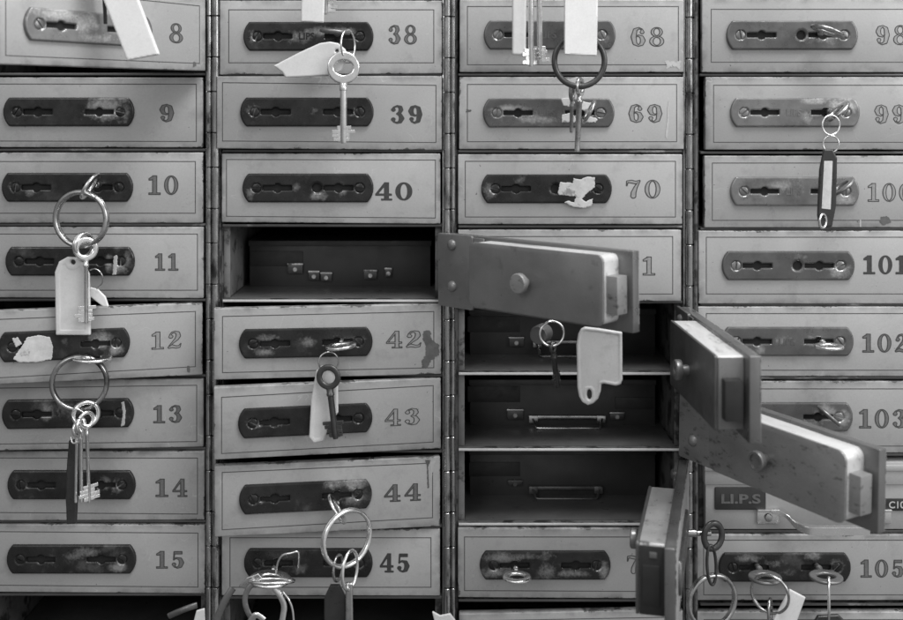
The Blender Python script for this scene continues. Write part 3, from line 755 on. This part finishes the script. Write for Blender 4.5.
# the pulled forward tin under door 103
tp=thing('deposit_tin','pale grey tin pulled flush with the doors between door 103 and door 105','tin box',(812,2,-531),group=None)
mb=MB(); box(mb,-106,106,0,250,1,47,'tin_l',.8); mb.build('tin_body',tp)
mb=MB(); box(mb,-107,107,-1.6,251,46,69,'tin_l',.8); box(mb,-107.4,107.4,-3,-1.4,60,66,'tin_l',.7); mb.build('lid',tp)
mb=MB(); roundbox(mb,-97,-46,-1.5,0,21,43.5,1.5,'label',.4); text_mesh(mb,'LI.P.S','label_t',-71,32,9.5,-1.7,.3,1.5,.03)
mb.build('label_plate',tp)
mb=MB(); box(mb,73,99,-1.4,-.1,20,32,'label',.3); text_mesh(mb,'C10','white_t',85,26,7,-1.6,.1,1.0,.02); mb.build('number_tag',tp)
for cxx in (-44,68):
    mb=MB(); box(mb,cxx-11,cxx+11,-3,-.1,7.5,22,'satin',.8); box(mb,cxx-11,cxx+11,-5,-2.8,19.5,22.3,'satin',.6)
    hb=mb.build('handle_bracket',tp)
    mb=MB(); lathe(mb,[(4,-4.6),(3.4,-5.8),(1.5,-6.4)],'steel',(cxx,0,14)); mb.build('rivet',hb)
mb=MB()
pa=catmull([(-42,-5,20.5),(-32,-7,20.5),(-27,-10,18.5),(-22,-17,14.5),(-14,-24,13),(-4,-26,12.6),(30,-26,12.6),(48,-26,12.6)],5)
vs=[];fs=[]
for i,p in enumerate(pa):
    q=pa[min(i+1,len(pa)-1)]-pa[max(i-1,0)]; q.normalize()
    dz=1.4+min(5.5,i*.26)
    wy=3.4
    for oy_,oz_ in ((-wy,1.2),(wy,1.2),(wy,-dz),(-wy,-dz)): vs.append((p.x,p.y+oy_,p.z+oz_))
for i in range(len(pa)-1):
    for k in range(4): fs.append([i*4+k,i*4+(k+1)%4,i*4+4+(k+1)%4,i*4+4+k])
fs+= [[3,2,1,0],[len(vs)-4,len(vs)-3,len(vs)-2,len(vs)-1]]
bm=bmesh.new(); VV=[bm.verts.new(v) for v in vs]
for f in fs: bm.faces.new([VV[i] for i in f])
bmesh.ops.recalc_face_normals(bm,faces=list(bm.faces))
bmesh.ops.bevel(bm,geom=[e for e in bm.edges if e.is_manifold and e.calc_face_angle(0)>.9],offset=.7,segments=2,affect='EDGES')
bm_to(mb,bm,'satin')
mb.build('handle',tp)

# ------------------------------------------------------------------ keys, rings, fobs
def key(label,loc,rot,r=16,hole=(8.6,7.6),shaft=60,w=3.3,m='chrome',bit=True,bm_='chrome',group='keys hanging from the rings',th=1.7,tip=2.0,bitlen=15):
    k=thing('key',label,'key',loc,rot,group)
    mb=MB()
    def f(x,y):
        d=sd_circle(x,y,0,0,r)
        d=U(d,sd_box(x,y,-w*1.1,w*1.1,-r-4,-r+3,.8))
        return I_(d,-sd_ell(x,y,0,0,*hole))
    relief(mb,f,(-r-1,r+1,-r-5,r+1),.7,m,bevtop(th,1.6,.3),double=True)
    mb.build('bow',k,angle=60)
    mb=MB(); prof=[(w*.9,-r+.5),(w,-r-2.5),(w*1.25,-r-3.4),(w*1.25,-r-5.5),(w,-r-6.3),(w*.95,-r-shaft+2),(w*.8,-r-shaft+.3),(.6,-r-shaft)]
    lathe(mb,[(a,b) for a,b in prof],bm_,(0,0,0),'z',18); mb.build('shaft',k,angle=40)
    if bit:
        mb=MB(); zb=-r-shaft
        rnd=random.Random(int(loc[0])*7)
        for sd in (-1,1):
            n=4; hh=bitlen/n
            for q in range(n):
                L=rnd.choice([6,7.5,9.5,11]) ; z1=zb+tip+bitlen-q*hh
                x0,x1=(w*.5,L) if sd>0 else (-L,-w*.5)
                box(mb,x0,x1,-1.1,1.1,z1-hh+.5,z1-.05,m,.2,1)
            box(mb,*((w*.4,5) if sd>0 else (-5,-w*.4)),-.95,.95,zb+tip,zb+tip+bitlen-.3,m,.1,1)
        mb.build('bit',k,smooth=False)
    return k
def inserted(label,sx,sy,roll,r=16,h=28,m='chrome',yaw=0,hole=None,pitch=0):
    p=W(sx,sy,h)
    return key(label,p,(R(90+pitch),R(roll),R(yaw)),r,hole or (r*.56,r*.46),h-r+8,2.6,m,False,m,'keys left in the locks',1.6)
def ring(label,loc,rot,rad,mn=1.5,m='chrome',coils=1.9,pitch=None,group='split rings',name='key_ring',squash=1.0):
    o=thing(name,label,'key ring',loc,rot,group)
    mb=MB(); mn*=1.22; pitch=pitch or mn*1.7; n=int(56*coils); pts=[];rr=[]
    for i in range(n+1):
        a=2*math.pi*coils*i/n+1.0; q=i/n
        pts.append((rad*math.cos(a), (q-.5)*pitch*coils*.62, rad*math.sin(a)*squash))
        rr.append(mn*(.55 if i in (0,n) else 1))
    tube(mb,pts,rr,m,10); mb.build('coil',o,angle=60)
    return o
def hoop(label,loc,rot,rad,mn,m,squash=1.0,flat=1.0,name='wire_ring',group='thin wire links'):
    o=thing(name,label,'wire ring',loc,rot,group)
    mb=MB(); tube(mb,[(rad*math.cos(a*math.pi/24),0,rad*squash*math.sin(a*math.pi/24)) for a in range(48)],mn,m,10,True,flat)
    mb.build('wire',o,angle=60); return o
def wire(label,pts,h,rad,m,name='wire_link',cat='wire link',flat=1.0,group=None,radii=None):
    """pts: (sx,sy,dh)"""
    c=W(pts[0][0],pts[0][1],h); o=thing(name,label,cat,c,(0,0,0),group)
    P=catmull([W(a,b,h+e)-c for a,b,e in pts],6)
    mb=MB(); tube(mb,P,rad,m,10,False,flat); mb.build('wire' if cat!='strap' else 'band',o,angle=60); return o
def fob(label,pts,h,m='white',thick=2.0,hole=None,bev=1.4,rim=None,tilt=(0,0,0),r=.8,name='key_fob',cat='key fob',group='plastic key fobs',inset=None,insm=None,res=.7):
    """outline in screen coordinates at depth h, real thickness"""
    P=[W(x,y,h) for x,y in pts]; c=sum(P,Vector())/len(P)
    o=thing(name,label,cat,c,tilt,group)
    Q=[(p.x-c.x,p.z-c.z) for p in P]; xs=[q[0] for q in Q]; zs=[q[1] for q in Q]
    hc=None
    if hole: q=W(hole[0],hole[1],h)-c; hc=(q.x,q.z,hole[2],hole[3] if len(hole)>3 else hole[2])
    def f(x,z):
        d=sd_poly(x,z,Q,0)
        d=d if r==0 else d-r
        if hc: d=I_(d,-sd_ell(x,z,*hc))
        return d
    bt=bevtop(thick,bev,.3)
    def top(d,x,z):
        v=bt(d,x,z)
        if rim and d>rim: v-=min(.4,(d-rim)*.8)
        return v
    mb=MB(); relief(mb,f,(min(xs)-2,max(xs)+2,min(zs)-2,max(zs)+2),res,m,top,double=True); mb.build('body',o,angle=50)
    if inset:
        I=[W(x,y,h)-c for x,y in inset]; IQ=[(p.x,p.z) for p in I]
        mb=MB(); ix=[q[0] for q in IQ]; iz=[q[1] for q in IQ]
        relief(mb,lambda x,z:sd_poly(x,z,IQ,.2),(min(ix)-1,max(ix)+1,min(iz)-1,max(iz)+1),.5,insm,lambda d,a,b:thick+.3,base=-thick+.4)
        mb.build('label',o,smooth=False)
    return o

# keys left in the locks
inserted('thick polished key bow tilted in the lock of door 98',828,31,20,17,30,'steel',hole=(10,5))
inserted('key bow turned up to the right in the lock of door 99',837,112,-42,15,28,'steel')
inserted('key bow turned in the lock of door 100, behind the black fob',842,187,-38,14,26,'nickel')
inserted('bright flat key bow in the lock of door 102',829,346.5,0,14,28,'chrome')
inserted('twisted key bow in the lock of door 103',829,416,42,14,24,'nickel')
inserted('key bow in the left keyhole of door 105',765,577.5,0,16,30,'nickel')
inserted('key bow in the right keyhole of door 105',826,577,0,16,30,'nickel')
inserted('lone flat key bow in the left keyhole of door 75',517,577,0,14,28,'chrome')
inserted('key bow turned upright in the lock of door 10, holding the big ring',90,186,-58,15,32,'chrome')
inserted('wide key bow lying flat in the lock of door 12',92,358,2,19,34,'chrome',yaw=6)
inserted('key bow lying flat in the lock of door 42',341,346,-6,15,34,'chrome',yaw=5)
inserted('key bow turned downwards in the lock of door 44',337,509,58,16,38,'chrome',yaw=6)
inserted('large key bow in the left keyhole of door 45',270,579,3,20,36,'chrome')
inserted('key bow in the lock of door 38, partly above the wedge tag',335,32,6,15,28,'nickel')
inserted('key bow turned steeply in the lock of door 69, beside the small hanging key',589,112,-62,13,24,'steel')

# door 8: tag hanging from above
fob('large bright white tag hanging in front of door 8',[(76,-70),(112,-70),(159,54),(128,60),(106,4)],128,'white',2.6,(94,-58,3),1.0,group=None,r=.6,res=1.0)
wire('thin dark strap behind the big white tag of door 8',[(103,-30,0),(104,-5,0),(105,12,-4),(105.5,24,-6)],112,1.7,'black','strap','strap',.6)
# door 38: things from above
fob('pale narrow tag hanging down in front of the top of door 38',[(304,-60),(326,-60),(323,22),(302,21)],46,'offwhite',2.2,(315,-50,3),1.0,group=None)
key('small dark key tip beside the pale narrow tag above door 38',W(329,-55,42),(0,R(3),R(20)),11,(6,5),56,2.2,'steel',True,'steel')
ring('thin wire ring through the long key of door 38',W(348,45,40),(0,0,R(68)),14.5,.8,'chrome',1.0,.6)
fob('wedge shaped grey tag lying sideways in front of door 38',[(275,66),(300,53),(320,44),(330,42.5),(338,44),(345,50),(347,57),(341,70),(330,74.5),(308,76),(286,77),(283,72)],42,'offwhite',2.0,(337,51,1.6),1.6,group=None)
key('long bright key with a round bow hanging from door 38 over door 39',W(343.4,67.7,48),(0,0,R(8)),15.6,(9,7),57,3.3,'chrome',True,'chrome')
# column three, top
fob('slim translucent white fob hanging at the left over door 68',[(513,-60),(526,-60),(525,55),(513,54)],60,'offwhite',2.4,None,2.0,group=None)
key('bright key with a notched bit hanging left of the big white tag on door 68',W(531,-40,60),(0,0,R(25)),13,(7,6),88,2.8,'chrome',True,'chrome')
key('second bright key hanging tight beside the notched key on door 68',W(539,-42,54),(0,R(-.5),R(-20)),13,(7,6),88,2.8,'chrome',True,'chrome')
fob('big white rectangular tag hanging in front of door 68',[(565,-65),(598,-65),(596,55),(565,54)],84,'white',2.2,(580,-55,3),.8,group=None,res=1.0)
hoop('dark flat ring hanging below the big white tag of door 68',W(579.5,61,66),(0,0,R(6)),24,2.8,'darkmet',1.0,.8,'key_ring',None)
key('small key hanging from the dark flat ring over door 69',W(580,87,60),(0,R(7),R(62)),9.5,(5,5),52,2.7,'steel',False,'steel')
key('short key hanging behind the small key, over the lock plate of door 69',W(572,93,50),(0,R(4),R(70)),8,(4.5,4.5),30,1.8,'nickel',False,'nickel')
# door 99
hoop('upper loop of the thin S hook below the lock of door 99',W(831,125,42),(0,0,R(10)),9,.75,'chrome',1.05)
hoop('lower loop of the thin S hook, holding the black fob',W(831,144,42),(0,0,R(-18)),7.2,.75,'chrome',1.1)
fob('black fob with a long white paper window in front of door 100',[(824,150),(832,150),(836,158),(835,205),(831,226),(820,227),(818,215),(820,170)],44,'black',2.4,None,1.4,inset=[(823.5,161),(831.5,161),(829.5,209),(821,208)],insm='paper',group=None)
hoop('chrome end loop under the black fob of door 100',W(823,221,49),(0,0,R(35)),5,1.1,'chrome',1.3)
# door 10 bunch
ring('largest bright split ring hanging from the key of door 10',W(81,219,38),(0,R(4),R(-10)),26,2.05,'steel',2.0)
ring('small thick ring joining the big ring of door 10 to its key',W(84,245,40),(0,0,R(58)),11,1.5,'chrome',1.6)
key('bright key hanging beside the white fob over door 11',W(86,249,44),(0,0,R(28)),11.5,(6.5,6),60,2.2,'chrome',True,'chrome')
fob('white rounded fob with a hole hanging over door 11',[(57,334),(56,272),(60,262),(68,257.5),(76,258),(84,264),(89,274),(90,334)],38,'offwhite',2.2,(73.4,262,2.4),1.4,4.5,group=None)
wire('curled wire beside the white fob over door 11',[(90,270,0),(96,269,2),(102,275,2),(102,283,0),(97,289,-3)],38,.7,'steel',group='thin wire links')
fob('curved white slip peeping out below the curled wire on door 11',[(91,288),(98,290),(105,297),(108,306),(104,306),(96,300),(91,296)],32,'white',1.4,None,1.0,group=None,res=.5)
# door 12 bunch
ring('worn dark and bright split ring hanging from the key of door 12',W(79.5,383,38),(0,R(-5),R(8)),25.5,2.0,'hinge',2.0)
ring('small doubled ring at the bottom of the ring of door 12',W(86,414,42),(0,R(10),R(28)),11.5,1.7,'chrome',1.9)
wire('S shaped wire hooked under the ring of door 12',[(83,412,2),(76,409,4),(72,415,4),(77,425,4),(82,433,4),(80,441,2),(73,443,0),(71,437,-2)],46,.85,'chrome',group='thin wire links')
fob('dark fob seen edge on below the ring of door 12',[(70,441),(79,439),(78,470),(77,500),(76,522),(68,523),(67,500),(68,465)],38,'black',2.6,None,1.4,group=None)
key('leftmost slim key of the bunch over door 14',W(77,429,44),(0,R(2),R(80)),8,(4.5,4.5),62,1.5,'chrome',False,'chrome')
key('middle slim key of the bunch over door 14',W(81,425,48),(0,R(-.5),R(76)),8,(4.5,4.5),66,1.7,'chrome',False,'chrome')
key('rightmost key of the bunch over door 14, with a jagged bit',W(86.5,420,44),(0,R(-2),R(48)),9,(5,5),71,1.8,'chrome',True,'chrome')
# door 42 bunch
hoop('thin wire ring between the lock of door 42 and its key',W(328.5,362,44),(0,0,R(12)),9.5,.7,'steel',1.0)
fob('white fob behind the dark key over door 43',[(317,371),(322,366.5),(331,366),(337,373),(337.5,412),(329,424),(323,440),(314,442),(310,437),(312,400)],44,'offwhite',2.2,None,1.4,3.5,group=None)
key('dark key with a round bow hanging over door 43',W(328.5,377,52),(0,R(-7),R(-12)),12,(6.6,6.2),47,3.0,'darkmet',True,'darkmet')
# door 44 bunch
ring('bright split ring hanging from the key of door 44 over door 45',W(347,538,48),(0,R(4),R(38)),26.5,1.7,'chrome',1.9)
hoop('left small link at the bottom of the ring of door 44',W(338,568,50),(0,0,R(70)),10,1.3,'steel',1.2)
hoop('right small link at the bottom of the ring of door 44',W(350,570,54),(0,R(5),R(60)),12,1.6,'chrome',1.5)
fob('black fob hanging at the left under the ring of door 44',[(331,585),(339,585),(345,596),(345,650),(325,650),(325,598)],46,'black',2.4,None,1.2,group=None)
fob('steel fob seen edge on, right of the black fob under door 44',[(346.5,583),(352,583),(353,650),(346,650)],54,'steel',2.6,None,1.6,group=None,cat='key fob')
# door 45 bunch
wire('bright bent wire standing up at the left lock of door 45',[(276,574,0),(278,562,2),(283,555,4),(291,553,5),(298,552,4),(299,560,0),(298,568,-6)],46,.95,'chrome',group='thin wire links')
fob('bright pointed metal strap end left of the large key bow of door 45',[(240,586),(247,578),(258,574),(262,578),(252,584),(246,588)],44,'steel',1.2,None,.8,group=None,res=.5,cat='strap',name='metal_strap')
hoop('oval steel ring lying around the large key bow of door 45',W(272,581,52),(R(74),0,0),21,1.4,'chrome',.8)
wire('grey metal strap curling down at the far left of the bunch on door 45',[(256,582,0),(249,588,2),(245,598,2),(247,610,2),(255,624,2)],44,2.6,'nickel','metal_strap','strap',.4)
wire('bright metal strap curling down in the middle of the bunch on door 45',[(274,588,0),(280,596,2),(284,606,2),(283,616,2),(280,632,2)],46,2.8,'chrome','metal_strap','strap',.4)
wire('thin bright wire curving down right of the straps on door 45',[(283,592,0),(289,600,2),(293,612,2),(294,632,2)],50,1.1,'chrome',group='thin wire links')
wire('short bright scrap of strap at the bottom edge under door 45',[(250,622,0),(256,615,2),(264,620,2)],54,3.0,'chrome','metal_strap','strap',.5)
wire('dull flat strap running down left of door 45 across the hinge',[(233,588,0),(227,597,2),(221,609,3),(214,626,3)],36,3.4,'nickel_d','metal_strap','strap',.35)
# the open door over door 71: ring, key and bent fob under it
hoop('thin bright ring hanging under the open door beside the bent white fob',W(552,333.5,70),(0,0,R(10)),11.6,1.1,'chrome',1.0)
mb=MB()
k=thing('lock_barrel','dull round lock barrel behind the thin bright ring under the open door','lock barrel',W(541,334,58),(0,0,R(-25)))
lathe(mb,[(8,-8),(9,-6.5),(9,8),(7,10)],'case_d',(0,0,0)); mb.build('barrel',k)
key('dark key with a forked bit hanging from the thin bright ring under the open door',W(553,347,70),(0,R(-13),R(60)),6,(3.4,3.4),35,2.6,'darkmet',True,'darkmet',bitlen=13)
fob('bent white plastic fob with an oval hole hanging under the open door',[(585,328),(600,329),(621,331.5),(621.5,378),(620,382),(616,383.5),(604,382),(601,383),(600,391),(597.5,398),(593,402.5),(588,404.5),(583,402),(580,397),(578.3,388),(577.3,345),(579,335),(581.5,330)],90,'greypl',2.4,(589.5,394.5,2.2,4.6),1.4,2.6,group=None,tilt=(0,0,R(-14)))
# door 74's lock chain
hoop('dark thick ring on a peg at the right of the lowest open door',W(713,536,64),(0,0,R(18)),9.6,3.2,'darkmet',1.22,.7,'key_ring',None)
pg=thing('peg','steel peg sticking out of the lowest open door towards the dark thick ring','peg',W(698,533,62))
mb=MB(); lathe(mb,[(3.2,-15),(3.6,-13),(3.6,-2),(2.7,-1),(2.7,12)],'steel',(0,0,0),'x',16); mb.build('shank',pg)
hoop('long narrow link between the dark thick ring and the ring below it',W(711.5,565,66),(0,R(-4),R(25)),5.2,1.5,'darkmet',3.6)
ring('large ring at the bottom edge left of door 105',W(712,601,62),(0,R(5),R(16)),24.5,1.7,'steel',1.9)
# door 105
ring('thin ring hanging from the left key of door 105',W(770,594,44),(0,0,R(-34)),18,1.1,'steel',1.5)
fob('creased white tag hanging under the left key of door 105',[(790,590),(806,599),(798,618),(790,640),(770,640),(773,618)],46,'offwhite',1.6,None,1.2,group=None,tilt=(0,R(0),R(12)))
hoop('narrow steel link under the tag ring of door 105',W(770,612,48),(0,R(-6),R(65)),9,1.3,'steel',1.4)
hoop('narrow doubled link hanging from the right key of door 105',W(829,600,46),(0,R(-5),R(70)),10,1.3,'chrome',2.2)
fob('black fob just showing at the bottom edge below the right key of door 105',[(818,616),(838,615),(843,620),(843,660),(815,660),(815,621)],44,'black',2.4,None,1.4,group=None)
# bottom edge
wire('dull tilted bar at the bottom edge under door 15',[(169,616,0),(178,612,3),(188,608,3),(197,605,0)],26,3.0,'nickel_d','metal_strap','strap',.6)
fob('pale scrap of tag at the bottom edge right of the tilted bar under door 15',[(197,611),(204,609),(205,640),(190,640)],24,'offwhite',1.4,None,.8,group=None)
fob('pale torn tag corner at the bottom edge between columns two and three',[(433,612),(440,616),(450,614),(456,622),(458,640),(440,640)],26,'offwhite',1.4,None,.8,group=None)

# ------------------------------------------------------------------ camera
cam=bpy.data.cameras.new('camera'); co=bpy.data.objects.new('camera',cam); COL.objects.link(co)
co.location=Vector((CX,-D,-YE))*S; co.rotation_euler=(R(90),0,0)
cam.sensor_width=36; cam.lens=36*D/903.0; cam.shift_x=(451.5-CX)/903; cam.shift_y=-(310-YE)/903
cam.clip_start=.01; cam.clip_end=50
cam.dof.use_dof=True; cam.dof.focus_distance=(D-20)*S; cam.dof.aperture_fstop=6
scene.camera=co

# ------------------------------------------------------------------ light
w=bpy.data.worlds.new('World'); scene.world=w; w.use_nodes=True
nt=w.node_tree; bg=nt.nodes['Background']
tc=nt.nodes.new('ShaderNodeTexCoord'); sp=nt.nodes.new('ShaderNodeSeparateXYZ'); mr=nt.nodes.new('ShaderNodeMapRange')
dt=nt.nodes.new('ShaderNodeVectorMath'); dt.operation='DOT_PRODUCT'; dt.inputs[1].default_value=(.42,-.12,.90)
nt.links.new(tc.outputs['Generated'],dt.inputs[0]); nt.links.new(dt.outputs['Value'],mr.inputs[0])
mr.inputs[1].default_value=-.5; mr.inputs[2].default_value=1; mr.inputs[3].default_value=.17; mr.inputs[4].default_value=1.0
cc=nt.nodes.new('ShaderNodeCombineColor')
for i in range(3): nt.links.new(mr.outputs[0],cc.inputs[i])
nt.links.new(cc.outputs[0],bg.inputs['Color']); bg.inputs['Strength'].default_value=0.9
def area(name,loc,target,size,power,sy=None):
    l=bpy.data.lights.new(name,'AREA'); l.size=size; l.energy=power
    if sy: l.shape='RECTANGLE'; l.size_y=sy
    o=bpy.data.objects.new(name,l); COL.objects.link(o); o.location=loc
    o.rotation_euler=(Vector(target)-Vector(loc)).to_track_quat('-Z','Y').to_euler()
    return o
cxm=CX*S; czm=-310*S
area('ceiling_lamp',(cxm+.42,-.40,czm+1.25),(cxm+.2,0,czm+.15),.8,20,.5)
area('side_fill',(cxm+1.35,-.95,czm+.55),(cxm+.1,0,czm),.8,8,.5)  # unseen fill added to brighten right-facing ends of the open doors
area('front_fill',(cxm-1.0,-2.0,czm+1.0),(cxm,0,czm),1.0,7,.6)  # unseen soft fill added to light the door fronts
scene.view_settings.view_transform='Standard'; scene.view_settings.look='None'
scene.view_settings.exposure=0; scene.view_settings.gamma=1
scene.render.engine='CYCLES'
scene.cycles.use_denoising=True
